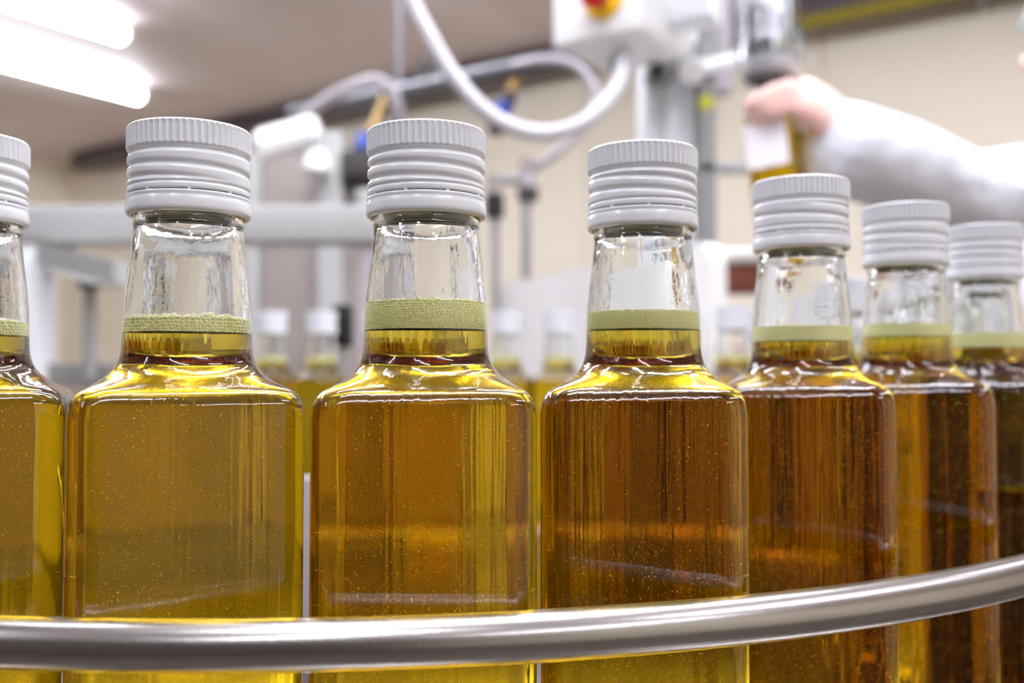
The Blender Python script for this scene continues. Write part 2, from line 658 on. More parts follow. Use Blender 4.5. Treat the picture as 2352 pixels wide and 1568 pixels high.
def oil_bubbles_mesh(n=4200):
    cs, rs = [], []
    for k in range(n):
        z = 0.025 + 0.138 * rng.rand() ** 0.8
        h = 0.0247 if z < 0.155 else 0.0247 - (z - 0.155) * 1.0
        x, y = rng.uniform(-h, h, 2)
        if z > 0.156 and math.hypot(x, y) > 0.018: continue
        if rng.rand() < 0.8: y = -h + 0.0003 + 0.012 * rng.rand() ** 1.6
        if abs(x) > 0.020 and abs(y) > 0.020: continue
        cs.append((x, y, z)); rs.append(rng.choice([0.00008, 0.00011, 0.00017], p=[0.5, 0.42, 0.08]))
    for k in range(110):       # in the neck
        a = rng.uniform(0, 2 * PI); R = 0.0128 * math.sqrt(rng.uniform(0.6, 1))
        cs.append((R * math.cos(a), R * math.sin(a), rng.uniform(0.086, 0.0965) + TALL)); rs.append(rng.choice([0.00007, 0.00011]))
    return spheres_mesh('suspended_bubbles', cs, rs, M['bubble_glint'], ICO1)


# cap: heights in mm above its lower edge
def cap_r(z, th):
    if z > 16.4:
        wn = min(1, max(0, (z - 16.5) / 0.9)) * min(1, max(0, (22.75 - z) / 0.5))
        k = 0.5 - 0.5 * math.cos(58 * th)
        r = 15.88 - 0.46 * (k ** 0.5) * wn
        if z > 22.2: r -= 0.62 * ((z - 22.2) / 0.95) ** 2
        if z < 17.2: r -= 0.85 * ((17.2 - z) / 0.8) ** 1.2
        return r
    r = 15.62
    r -= 0.75 * math.exp(-((z - 15.75) / 0.55) ** 2)
    # helical thread groove pressed into the skirt
    for turn in range(0, 3):
        a = (th + turn * 2 * PI)
        zg = 14.6 - 3.35 * a / (2 * PI)
        if 8.2 < zg < 14.3:
            edge = min(1, (14.3 - zg) / 0.9, (zg - 8.2) / 0.7)
            r -= 0.85 * edge * math.exp(-((z - zg) / 0.62) ** 2)
    r -= 0.42 * math.exp(-((z - 7.35) / 0.3) ** 2)
    if z < 6.0: r -= 0.22 * ((6.0 - z) / 0.4) ** 2
    return r


def cap_meshes(n=464):
    zs = [5.62, 5.66, 5.75, 5.9]
    z = 6.1
    while z < 16.35:
        zs.append(z); z += 0.2
    zs += [16.42, 16.55, 16.75, 16.95, 17.15, 17.4, 17.8, 19, 20.5, 21.6, 22.1, 22.35, 22.6, 22.8, 22.95, 23.08, 23.15]
    vs, fs = [], []
    rows = []
    # inner wall first (from inside bottom), then outer up to the top
    rows.append((5.66e-3, [(0.0142 * math.cos(2 * PI * k / n), 0.0142 * math.sin(2 * PI * k / n)) for k in range(n)]))
    for z in zs:
        rows.append((z / 1000, [(cap_r(z, 2 * PI * k / n) / 1000 * math.cos(2 * PI * k / n), cap_r(z, 2 * PI * k / n) / 1000 * math.sin(2 * PI * k / n)) for k in range(n)]))
    for rr, z in ((14.7, 23.17), (14.0, 23.1), (8, 23.1), (2, 23.1)):
        rows.append((z / 1000, [(rr / 1000 * math.cos(2 * PI * k / n), rr / 1000 * math.sin(2 * PI * k / n)) for k in range(n)]))
    loft(rows, vs, fs, close_top=True, n=n)
    # inside wall up
    R = loft([(5.66e-3, rows[0][1]), (22.3e-3, rows[0][1])], vs, fs, flip=True, close_top=True, n=n)
    cap = mk_mesh('cap', vs, fs, [M['cap'], M['cap_inside']], angle=60)
    for p in cap.polygons:
        if math.hypot(p.center[0], p.center[1]) < 0.01425 and p.center[2] < 0.0228: p.material_index = 1
    # tamper ring with bridges
    mb = MB()
    prof = [(14.15, 5.2), (14.3, 5.3), (15.3, 5.3), (15.62, 5.2), (15.74, 4.95), (15.74, 4.6), (15.6, 4.25), (15.62, 4.0), (15.78, 3.6), (15.86, 2.6), (15.9, 1.5),
            (15.86, 0.9), (15.65, 0.45), (15.2, 0.12), (14.7, 0.0), (14.25, 0.12), (14.13, 0.5), (14.15, 5.2)]
    mb.lathe([(r / 1000, z / 1000) for r, z in prof], 160)
    for k in range(9):
        a = 2 * PI * (k + 0.2) / 9
        q = Matrix.Rotation(a, 4, 'Z')
        mb.box(q @ Vector((0.0152, 0, 0.00545)), (0.0007, 0.0008, 0.0007), q)
    return cap, mb


CAP_ME, ring_mb = cap_meshes()
ring_obj = ring_mb.build('tamper_ring', [M['cap'], M['cap_inside']])
for p in ring_obj.data.polygons:
    if math.hypot(p.center[0], p.center[1]) < 0.01435: p.material_index = 1
RING_ME = ring_obj.data
bpy.data.objects.remove(ring_obj)
BUB_ME = oil_bubbles_mesh()


def rear(i, lod):
    return None


class BottleKind:
    def __init__(s, zoil, ztop, big=1.0, coarse=False, n=NS):
        s.glass = glass_mesh(ztop - 0.0003, n); s.oil = oil_mesh(zoil, n)
        s.core, s.bub = foam_meshes(zoil - 0.00005, ztop, big, coarse)


TABLE_Z = ZC - 0.165


def bottle(kind, x, y, phi, label, group, caprot=0.0, bubbles=True, z=TABLE_Z, cap=True):
    r = thing('oil_bottle', (x, y, z), label, 'bottle', group, phi)
    link('glass', kind.glass, r)
    link('oil', kind.oil, r)
    f = link('foam', kind.core, r); f['kind'] = 'stuff'
    if kind.bub:
        fb = link('foam_bubbles', kind.bub, f); fb['kind'] = 'stuff'
    if bubbles:
        q = link('suspended_bubbles', BUB_ME, r); q['kind'] = 'stuff'
    if cap:
        c = link('cap', CAP_ME, r); c.location = (0, 0, CAPZ); c.rotation_euler = (0, 0, caprot)
        link('tamper_ring', RING_ME, c)
    return r


zt = 0.165   # camera height over the bottle base
K0 = BottleKind(zt + 0.0100, zt + 0.0140, 1.5)
K1 = BottleKind(zt + 0.0102, zt + 0.0143, 1.45)
K2 = BottleKind(zt + 0.0110, zt + 0.0186, 1.0)
K3 = BottleKind(zt + 0.0120, zt + 0.0172, 0.75)
K4 = BottleKind(zt + 0.0102, zt + 0.0155, 0.8, True)
K5 = BottleKind(zt + 0.0135, zt + 0.0185, 0.8, True)
K6 = BottleKind(zt + 0.0108, zt + 0.0170, 0.8, True)
KF = BottleKind(zt + 0.0110, zt + 0.0165, 0.9, True, 80)

GR = 'capped oil bottles in the front curve'
bottle(K0, -0.1500, 0.2675, math.radians(20), 'oil bottle cut by the left edge of the photo, band of coarse foam', GR, 1.9)
bottle(K1, -0.0852, 0.2575, math.radians(20), 'first whole oil bottle from the left, thin band of coarse foam in its neck', GR, -0.35)
bottle(K2, -0.0227, 0.259, math.radians(4), 'oil bottle with the thickest foam band of honeycomb bubbles, sharp in the centre', GR, 0.75)
bottle(K3, 0.0376, 0.281, math.radians(-8), 'oil bottle in front of the white column, fine foam, third whole bottle from the left', GR, 2.6)
bottle(K4, 0.0971, 0.328, math.radians(-16), 'oil bottle whose cap stands before the sleeve cuff, fourth whole one from left', GR, 4.1)
bottle(K5, 0.1519, 0.377, math.radians(-17), 'slightly blurred oil bottle below the white sleeve, second from the right edge', GR, 5.3)
bottle(K6, 0.2080, 0.430, math.radians(-27), 'blurred oil bottle cut by the right edge, smallest cap of the front curve', GR, 0.3)
GH = 'oil bottles hidden behind the right end of the curve'
for (x, y, ph, lb) in ((0.2350, 0.4860, -70, 'blurred oil bottle just behind the bottle at the right edge'),
                       (0.2490, 0.5470, -84, 'oil bottle second behind the one at the right edge'),
                       (0.2480, 0.6085, -92, 'oil bottle seen as a blurred cap between the two rightmost but one necks'),
                       (0.2360, 0.6680, -106, 'oil bottle last of those following the curve round behind'),):
    bottle(KF, x, y, math.radians(ph), lb, GH, x * 40, False)
GF = 'blurred oil bottles on the far side of the turntable'
far = [(1745, 1.04, 'far bottle of the second row, behind the gap under the sleeve cuff'),
       (1885, 0.96, 'far bottle of the second row, behind the fourth whole bottle'),
       (1946, 0.86, 'far bottle behind the right side of the fourth whole bottle'),
       (1530, 1.03, 'far bottle behind the right side of the third whole bottle'),
       (1455, 1.10, 'far bottle of the second row, behind the third whole bottle'),
       (1575, 1.10, 'far bottle of the second row, nearest to the white column'),
       (624, 1.03, 'blurred far bottle between first and second necks, the one nearer the first neck'),
       (739, 1.03, 'blurred far bottle with the black strip behind its cap'),
       (868, 1.03, 'far bottle behind the left edge of the foamy centre neck'),
       (990, 1.03, 'far bottle hidden behind the middle of the foamy centre neck'),
       (1162, 1.03, 'far bottle before the white cabinet, just right of the foamy neck'),
       (1284, 1.03, 'far bottle before the white cabinet, halfway between two front necks'),
       (1406, 1.03, 'far bottle before the white cabinet, behind the third whole bottle'),
       (1682, 0.94, 'far bottle under the red brown block, between third and fourth necks'),
       (1820, 0.90, 'far bottle seen through the neck under the sleeve cuff')]
for px, Y, lb in far:
    bottle(KF, (px - 1176) / F * Y, Y, math.radians((px % 7) * 2 - 6), lb, GF, px, False)

# ------------------------------------------------------------------ turntable and guide rail
tt = thing('turntable', (-0.05, 0.695, 0), 'round stainless turntable the oil bottles stand on', 'table')
mb = MB().lathe([(0, -0.012), (0.494, -0.012), (0.5, -0.008), (0.5, -0.002), (0.497, 0), (0.02, 0), (0, 0)], 128, (0, 0, TABLE_Z))
mb.build('disc', M['table_steel'], tt)
MB().lathe([(0, -0.1), (0.12, -0.1), (0.12, -0.0125), (0, -0.0125)], 48, (0, 0, TABLE_Z)).build('hub', M['steel_dark'], tt)
MB().cyl((0, 0, 0.03), (0, 0, TABLE_Z - 0.1), 0.06, 0.05).build('column', M['grey_paint'], tt)
MB().lathe([(0, 0), (0.3, 0), (0.3, 0.02), (0.1, 0.035), (0, 0.035)], 48).build('foot', M['grey_paint'], tt)

gp = thing('guide_post', ((703 - 1176) / F * 0.56, 0.56, TABLE_Z), 'bright narrow steel post seen in the slit between two bottles', 'post')
MB().box((0, 0, 0.053), (0.016, 0.006, 0.106), None, 0.0015).build('upright', M['grey_hose'], gp)
MB().box((0, 0.008, 0.0015), (0.03, 0.03, 0.003), None, 0.001).build('foot', M['steel'], gp)

rl = thing('guide_rail', (-0.07, 0.58, 0), 'curved brushed steel guide rail in front of the oil bottles', 'rail')
RR = 0.3635
zr = ZC - 0.0598
pts = []
for i in range(97):
    a = math.radians(-75 + 150 * i / 96)
    pts.append((RR * math.sin(a), -RR * math.cos(a), zr))
MB().tube(pts, 0.0059, 40, 1, True, False).build('rail_tube', M['steel'], rl)
for a in (-68, 66):
    ar = math.radians(a)
    x, y = (RR + 0.0) * math.sin(ar), -RR * math.cos(ar)
    k_ = 1.5
    p = MB().cyl((x * k_, y * k_, 0), (x * k_, y * k_, zr + 0.014), 0.009)
    p.cyl((x, y, zr), (x * (k_ + 0.03), y * (k_ + 0.03), zr), 0.004)
    p.cyl((x * k_, y * k_, 0), (x * k_, y * k_, 0.012), 0.05)
    p.build('bracket', M['steel_dark'], rl)

# ------------------------------------------------------------------ duct along the top of the back wall
du = thing('overhead_duct', uv(1.5, 3.76, CEIL - 0.075), 'long dark grey duct along the top of the back wall', 'duct')
r0 = MB()
a_, b_ = W(du, uv(-3.0, 3.76, CEIL - 0.075)), W(du, uv(6.25, 3.76, CEIL - 0.075))
r0.box((a_ + b_) / 2, ((b_ - a_).length, 0.1, 0.105), Ruv, 0.008)
r0.build('channel', M['duct'], du)
for uu in (-2.2, -0.9, 0.4, 1.7, 3.0, 4.3, 5.6):
    c = W(du, uv(uu, 3.83, CEIL - 0.06))
    MB().box(c, (0.04, 0.13, 0.05), Ruv, 0.003).build('bracket', M['mid_grey'], du)
yc = thing('yellow_conduit', uv(0, 3.72, CEIL - 0.15), 'olive yellow conduit under the duct at the top right', 'pipe')
MB().cyl(W(yc, uv(-2.9, 3.72, CEIL - 0.15)), W(yc, uv(1.35, 3.72, CEIL - 0.15)), 0.026).build('conduit_tube', M['olive'], yc)
for uu in (-2, -0.6, 0.6):
    MB().box(W(yc, uv(uu, 3.8, CEIL - 0.15)), (0.02, 0.17, 0.07), Ruv, 0.003).build('clip', M['mid_grey'], yc)

# ------------------------------------------------------------------ machine frame at the left
fr = thing('machine_frame', (-0.45, 1.42, 0), 'light grey steel machine frame with a wide crossbeam behind the left bottles', 'machine')
def boxpx(root, name, x0, y0, x1, y1, Y, depth, m, bev=0.003, rz=0.0, zmin=None):
    """box whose front face spans the given photo rectangle at distance Y"""
    a = at(x0, y0, Y); b = at(x1, y1, Y)
    if zmin is not None: b.z = zmin
    c = (a + b) / 2; c.y = Y + depth / 2
    mb = MB().box(W(root, c), (abs(b.x - a.x), depth, abs(a.z - b.z)), Matrix.Rotation(rz, 4, 'Z'), bev)
    return mb.build(name, m, root)
boxpx(fr, 'crossbeam', -60, 470, 872, 556, 1.38, 0.05, M['grey_paint'], 0.004)
boxpx(fr, 'lower_rail', -60, 832, 560, 890, 1.40, 0.05, M['mid_grey'], 0.004)
boxpx(fr, 'upright', 40, 556, 98, 832, 1.385, 0.04, M['alu'], 0.004, zmin=0.0)
boxpx(fr, 'upright', 826, 557, 866, 832, 1.39, 0.04, M['grey_hose'], 0.004, zmin=0.0)
boxpx(fr, 'plinth', -60, 892, 400, 1010, 1.37, 0.25, M['taupe_dark'], 0.006, zmin=0.0)
# sloping bracket arm and rod under the beam
ba = MB()
p = [at(82, 556, 1.36), at(262, 598, 1.28), at(262, 652, 1.28), at(200, 650, 1.30), at(82, 606, 1.36)]
vs = [W(fr, q) for q in p] + [W(fr, q + Vector((0.01, 0.06, 0))) for q in p]
n = 5
ba.add(vs, [tuple(range(n)), tuple(range(2 * n - 1, n - 1, -1))] + [(i, n + i, n + (i + 1) % n, (i + 1) % n) for i in range(n)])
ba.build('bracket_arm', M['grey_paint'], fr, smooth=False)
MB().cyl(W(fr, at(206, 640, 1.33)), W(fr, at(206, 870, 1.33)), 0.0085).build('rod', M['mid_grey'], fr)
MB().cyl(W(fr, at(206, 640, 1.33)), W(fr, at(206, 662, 1.33)), 0.015).build('collar', M['dark'], fr)
boxpx(fr, 'gearbox', 88, 545, 140, 592, 1.395, 0.05, M['mid_grey'], 0.006)

# stainless cabinet behind the frame
sc_ = thing('filling_cabinet', (-0.42, 2.0, 0), 'taupe steel filling machine cabinet with bright rounded top behind the crossbeam', 'machine')
boxpx(sc_, 'body', 578, 352, 832, 700, 1.95, 0.35, M['taupe'], 0.01, zmin=0.12)
boxpx(sc_, 'side_post', 728, 300, 784, 700, 1.90, 0.045, M['grey_paint'], 0.005, zmin=0.0)
boxpx(sc_, 'side_post', 566, 352, 592, 700, 1.92, 0.03, M['grey_paint'], 0.005, zmin=0.0)
hd = MB()
a = at(590, 342, 1.97); b = at(738, 300, 1.97)
hd.cyl(W(sc_, a), W(sc_, b), 0.036, 0.036, 32, 0.012)
hd.build('top_tank', M['white_plastic'], sc_)
MB().cyl(W(sc_, at(728, 400, 1.87)), W(sc_, at(728, 345, 1.87)), 0.026, 0.02, 24, 0.008).build('level_glass', M['white_plastic'], sc_)
# valve block with blue knob
vb = thing('valve_block', at(828, 400, 1.9), 'dark valve block with a blue knob beside the taupe cabinet', 'valve')
boxpx(vb, 'block', 782, 342, 905, 408, 1.88, 0.08, M['dark'], 0.008)
MB().cyl(W(vb, at(832, 345, 1.9)), W(vb, at(838, 306, 1.9)), 0.018, 0.014).build('knob', M['blue'], vb)
MB().cyl(W(vb, at(850, 306, 1.9)), W(vb, at(882, 225, 1.95)), 0.008, 0.006).build('stem', M['brass'], vb)
boxpx(vb, 'mounting_plate', 770, 408, 900, 470, 1.93, 0.02, M['taupe'], 0.003)
boxpx(vb, 'front_cap', 818, 432, 872, 500, 1.84, 0.03, M['grey_paint'], 0.006)
tb = thing('black_strip', at(782, 840, 1.35), 'black upright strip right of the second far bottle cap', 'post')
boxpx(tb, 'strip', 764, 698, 806, 796, 1.12, 0.02, M['black'], 0.003)
boxpx(tb, 'stand', 776, 796, 795, 880, 1.125, 0.015, M['mid_grey'], 0.002, zmin=TABLE_Z)
tb.location = tb.location

# ------------------------------------------------------------------ manifold pipe with hoses
mf = thing('manifold_pipe', at(1000, 170, 2.1), 'grey steel manifold pipe running up to the control box', 'pipe')
MB().cyl(W(mf, at(668, 262, 2.35)), W(mf, at(1500, 92, 1.75)), 0.017).build('pipe_tube', M['steel_dark'], mf)
for px, py, Y in ((985, 170, 2.13), (1300, 120, 1.9)):
    q = at(px, py, Y)
    MB().box(W(mf, q), (0.05, 0.055, 0.05), None, 0.006).build('clamp', M['dark'], mf)
MB().cyl(W(mf, at(917, 190, 2.16)), W(mf, at(917, 345, 2.16)), 0.011).build('drop_rod', M['steel_dark'], mf)
MB().cyl(W(mf, at(917, 190, 2.16)), W(mf, at(917, 190, 2.16) + Vector((0, 0, 0.6))), 0.008).build('hanger', M['steel_dark'], mf)
gh = tag(MB().tube([at(676, 345, 2.2), at(690, 285, 2.2), at(745, 232, 2.15), at(820, 196, 2.1), at(868, 186, 2.08), at(900, 208, 2.08), at(914, 258, 2.1), at(917, 300, 2.14)], 0.0135).build('air_hose', M['grey_hose']),
         'short grey lilac air hose arching over the taupe cabinet', 'hose')
gh2 = tag(MB().tube([at(1180, 150, 1.92), at(1250, 138, 1.85), at(1322, 150, 1.8), at(1366, 205, 1.78), at(1352, 275, 1.78), at(1290, 342, 1.78), at(1228, 385, 1.8)], 0.0085).build('air_hose', M['grey_hose']),
          'thin grey lilac air hose looping behind the thick white hose', 'hose')
n1 = thing('filling_nozzle', at(1190, 150, 1.95), 'brass filling nozzle with blue and black collars behind the white hose', 'nozzle')
MB().cyl(W(n1, at(1196, 146, 1.95)), W(n1, at(1172, 215, 1.95)), 0.012, 0.010).build('stem', M['brass'], n1)
MB().cyl(W(n1, at(1174, 212, 1.95)), W(n1, at(1160, 250, 1.95)), 0.015, 0.015).build('grip', M['dark'], n1)
MB().cyl(W(n1, at(1158, 236, 1.93)), W(n1, at(1146, 272, 1.93)), 0.018, 0.018).build('blue_collar', M['blue'], n1)
MB().cyl(W(n1, at(1144, 276, 1.93)), W(n1, at(1136, 308, 1.93)), 0.018, 0.016).build('tip', M['black'], n1)
n2 = thing('filling_nozzle', at(1215, 400, 1.75), 'grey upright filling nozzle fed by the thin air hose', 'nozzle')
MB().cyl(W(n2, at(1214, 365, 1.78)), W(n2, at(1214, 395, 1.78)), 0.015).build('cap_nut', M['taupe'], n2)
MB().cyl(W(n2, at(1213, 392, 1.78)), W(n2, at(1213, 432, 1.78)), 0.013).build('barrel', M['grey_hose'], n2)
MB().cyl(W(n2, at(1213, 430, 1.78)), W(n2, at(1213, 462, 1.78)), 0.019).build('collar', M['dark'], n2)
MB().cyl(W(n2, at(1209, 460, 1.78)), W(n2, at(1209, 640, 1.78)), 0.009).build('stem', M['mid_grey'], n2)
MB().cyl(W(n2, at(1213, 412, 1.79)), W(n2, at(1120, 412, 1.79)), 0.010).build('cross_tube', M['mid_grey'], n2)
n3 = thing('black_fitting', at(1136, 470, 1.7), 'short black cylinder fitting touching the right side of the centre cap', 'fitting')
MB().cyl(W(n3, at(1136, 448, 1.7)), W(n3, at(1136, 500, 1.7)), 0.0165).build('sleeve', M['black'], n3)
MB().cyl(W(n3, at(1136, 400, 1.72)), W(n3, at(1136, 448, 1.72)), 0.012).build('nut', M['taupe'], n3)
MB().cyl(W(n3, at(1138, 500, 1.7)), W(n3, at(1138, 720, 1.7)), 0.007).build('stem', M['mid_grey'], n3)

# thick milky hose hanging in front
tag(MB().tube([at(900, -120, 1.25), at(945, 0, 1.25), at(985, 80, 1.25), at(1040, 172, 1.25), at(1115, 255, 1.25), at(1190, 296, 1.25), at(1262, 306, 1.25), at(1335, 285, 1.25), at(1390, 238, 1.26), at(1424, 185, 1.28), at(1434, 120, 1.3)], 0.0105, 20).build('white_hose', M['hose']),
    'thick milky white hose sagging in a deep loop to the control box', 'hose')

# ------------------------------------------------------------------ column with control box
co = thing('machine_column', at(1560, 840, 1.5).xy.to_3d(), 'tall white aluminium column with a grey steel post at its side', 'column')
TOPZ = CEIL - 0.02
def vbar(root, name, x0, x1, Y, depth, ztop, zbot, m, bev=0.003):
    a = at(x0, 400, Y); b = at(x1, 400, Y)
    return MB().box(W(root, ((a.x + b.x) / 2, Y + depth / 2, (ztop + zbot) / 2)), (b.x - a.x, depth, ztop - zbot), None, bev).build(name, m, root)
vbar(co, 'extrusion', 1478, 1602, 1.5, 0.08, TOPZ, 0.0, M['alu'])
for x0, x1 in ((1482, 1500), (1530, 1548), (1578, 1598)):
    vbar(co, 'rib', x0, x1, 1.488, 0.014, TOPZ, 0.0, M['alu'], 0.002)
vbar(co, 'side_post', 1604, 1646, 1.47, 0.05, TOPZ, 0.0, M['mid_grey'])
vbar(co, 'back_post', 1646, 1684, 1.62, 0.05, TOPZ, ZC + 0.47, M['grey_hose'])
MB().cyl(W(co, at(1590, 160, 1.48)), W(co, at(1588, 162, 1.40)), 0.020).build('clamp_knob', M['white_plastic'], co)
MB().cyl(W(co, at(1590, 160, 1.46)), W(co, at(1690, 140, 1.46)), 0.012).build('clamp_arm', M['alu'], co)
q = MB().lathe([(0, 0), (0.012, 0), (0.012, 0.001), (0, 0.001)], 24, W(co, at(1622, 235, 1.469)), (0, -1, 0)).build('yellow_sticker', mat('sticker', (205, 205, 50), 0.5), co)
boxpx(co, 'actuator', 1478, -160, 1606, 100, 1.40, 0.09, M['alu'], 0.01)
boxpx(co, 'slide_block', 1492, 100, 1560, 168, 1.42, 0.07, M['mid_grey'], 0.006)
MB().cyl(W(co, at(1512, 120, 1.39)), W(co, at(1508, 180, 1.39)), 0.012).build('cable_gland', M['dark'], co)
boxpx(co, 'crossbar', 1600, 372, 1790, 396, 1.47, 0.02, M['grey_paint'], 0.003)

cb = thing('control_box', at(1440, 60, 1.3), 'white control box with a red emergency stop on a yellow disc', 'control box', rz=math.radians(-33))
cbw, cbd, cbh = 0.135, 0.14, 0.20
zb_ = at(1400, 98, 1.29).z
cc = Vector((at(1440, 60, 1.3).x, 1.345, zb_ + cbh / 2))
Rb = Matrix.Rotation(math.radians(-33), 4, 'Z')
cl = W(cb, cc)
MB().box(cl, (cbw, cbd, cbh), None, 0.014).build('housing', M['white_plastic'], cb)
MB().box(cl + Vector((0, -cbd / 2 - 0.004, 0)), (cbw * 0.98, 0.012, cbh * 0.98), None, 0.005).build('lid', M['white_plastic'], cb)
ec = cl + Vector((0.012, -cbd / 2 - 0.010, -0.048))
MB().lathe([(0, 0), (0.028, 0), (0.028, 0.003), (0.025, 0.006), (0, 0.006)], 40, ec, (0, -1, 0)).build('yellow_disc', M['yellow'], cb)
st = MB().lathe([(0, 0.006), (0.011, 0.006), (0.011, 0.018), (0.019, 0.020), (0.0205, 0.026), (0.019, 0.033), (0.012, 0.037), (0, 0.038)], 40, ec, (0, -1, 0)).build('emergency_stop', M['red'], cb)
MB().box(cl + Vector((cbw / 2 + 0.03, 0.02, -0.02)), (0.06, 0.05, 0.10), None, 0.005).build('mounting_arm', M['alu'], cb)
MB().cyl(cl + Vector((-0.012, 0.01, -cbh / 2 + 0.004)), cl + Vector((-0.012, 0.01, -cbh / 2 - 0.02)), 0.0125).build('gland', M['mid_grey'], cb)

# ------------------------------------------------------------------ white cabinet on the right of the centre
A = at(1132, 660, 1.75); B = at(1632, 551, 1.12)
A = Vector((A.x, A.y, 0)); B = Vector((B.x, B.y, 0))
ztop_ = at(1132, 660, 1.75).z
d = (B - A); L = d.length; d.normalize(); nrm = Vector((-d.y, d.x, 0))
if nrm.y < 0: nrm = -nrm
ang = math.atan2(d.y, d.x)
wc = thing('white_cabinet', (A + B) / 2 + nrm * 0.02, 'low white plastic machine guard with a sloping top edge behind the far bottles', 'cabinet', rz=ang)
sgn = 1 if (Matrix.Rotation(ang, 4, 'Z') @ Vector((0, 1, 0))).dot(nrm) > 0 else -1
z0_ = ZC - 0.18
# guard plate with rounded upper corners
n = 10; rcr = 0.03
pl = [(-L / 2, z0_), (L / 2, z0_)]
for k in range(n + 1):
    a = PI / 2 * k / n
    pl.append((L / 2 - rcr + rcr * math.cos(a), ztop_ - rcr + rcr * math.sin(a)))
for k in range(n + 1):
    a = PI / 2 + PI / 2 * k / n
    pl.append((-L / 2 + rcr + rcr * math.cos(a), ztop_ - rcr + rcr * math.sin(a)))
nn = len(pl)
vs = [(x, -0.02 * sgn, z) for x, z in pl] + [(x, 0.002 * sgn, z) for x, z in pl]
MB().add(vs, [tuple(range(nn)), tuple(range(2 * nn - 1, nn - 1, -1))] + [(i, nn + i, nn + (i + 1) % nn, (i + 1) % nn) for i in range(nn)]).build('guard_plate', M['white_plastic'], wc, angle=50)
MB().box((0, -0.006 * sgn, z0_ / 2 + 0.02), (L, 0.03, z0_ - 0.04), None, 0.01).build('base_cabinet', M['grey_paint'], wc)
for s_ in (-1, 1):
    for t_ in (-0.006,):
        MB().cyl((s_ * (L / 2 - 0.05), t_ * sgn, 0), (s_ * (L / 2 - 0.05), t_ * sgn, 0.045), 0.018).build('foot', M['dark'], wc)

# red-brown block with white lid
rb = thing('capping_unit', (at(1690, 640, 1.25).x, 1.29, 0), 'red brown block under a white lid between third and fourth necks', 'machine')
boxpx(rb, 'lid', 1632, 568, 1760, 604, 1.24, 0.09, M['white_plastic'], 0.008)
boxpx(rb, 'block', 1655, 606, 1765, 668, 1.25, 0.07, M['brown'], 0.006)
boxpx(rb, 'support', 1622, 604, 1656, 740, 1.245, 0.05, M['steel_dark'], 0.004, zmin=0.0)

# ------------------------------------------------------------------ clear filling head above the hand
nx, ny = at(1768, 300, 1.12).x, 1.12
nz = at(1757, 178, 1.12).z
fh = thing('bottling_valve', (nx, ny, nz), 'chrome filling head hanging over the hand held bottle', 'nozzle')
MB().lathe([(0.020, 0), (0.030, 0), (0.033, 0.004), (0.033, 0.016), (0.028, 0.020), (0.020, 0.020), (0.020, 0)], 48).build('collar', M['valve_metal'], fh)
MB().lathe([(0.019, -0.006), (0.027, -0.006), (0.029, 0), (0.019, 0), (0.019, -0.006)], 48).build('seal', M['steel_dark'], fh)
MB().lathe([(0.0, 0.021), (0.027, 0.021), (0.030, 0.027), (0.030, 0.040), (0.018, 0.046), (0.016, 0.075), (0.022, 0.080), (0.022, 0.10), (0.014, 0.105), (0.014, 0.32), (0, 0.32)], 48).build('piston', M['chrome'], fh)
MB().lathe([(0.034, 0.018), (0.036, 0.018), (0.036, 0.30), (0.034, 0.30), (0.034, 0.018)], 48).build('sight_tube', M['clear'], fh)
for k in range(3):
    a = 2 * PI * k / 3 + 0.4
    MB().cyl((0.029 * math.cos(a), 0.029 * math.sin(a), 0.02), (0.029 * math.cos(a), 0.029 * math.sin(a), 0.31), 0.0035).build('tie_rod', M['chrome'], fh)
MB().cyl((0, 0, 0.30), (0, 0, 0.33), 0.042).build('flange', M['chrome'], fh)
ex = at(1540, 0, 1.47).x - nx
MB().box((ex / 2, 0.18, 0.345), (abs(ex) + 0.06, 0.44, 0.03), None, 0.004).build('carrier_arm', M['grey_paint'], fh)

# ------------------------------------------------------------------ bottle in the hand
KH = BottleKind(zt + 0.0000, zt + 0.004, 0.9, True, 80)
hb = bottle(KH, nx, ny, math.radians(-31), 'open oil bottle with a blank white label held by the person', None, 0, False, z=at(1757, 424, 1.12).z - TALL, cap=False)
hb.location.x += 0.018
hb.rotation_euler = (0, math.radians(-5.5), math.radians(-31))
lb = MB()
q = []
for k in range(13):
    x = -0.0258 + 0.047 * k / 12
    q.append((x, -0.02785))
vs = [(x, y, 0.095) for x, y in q] + [(x, y, 0.148) for x, y in q] + [(x, y + 0.0002, 0.095) for x, y in q] + [(x, y + 0.0002, 0.148) for x, y in q]
fs = [(i, i + 1, 14 + i, 13 + i) for i in range(12)] + [(26 + i, 39 + i, 40 + i, 27 + i) for i in range(12)] + [(0, 13, 39, 26), (12, 38, 51, 25), (0, 26, 38, 12)[:3]]
lb.add(vs, fs).build('paper_label', M['label'], hb, smooth=False)


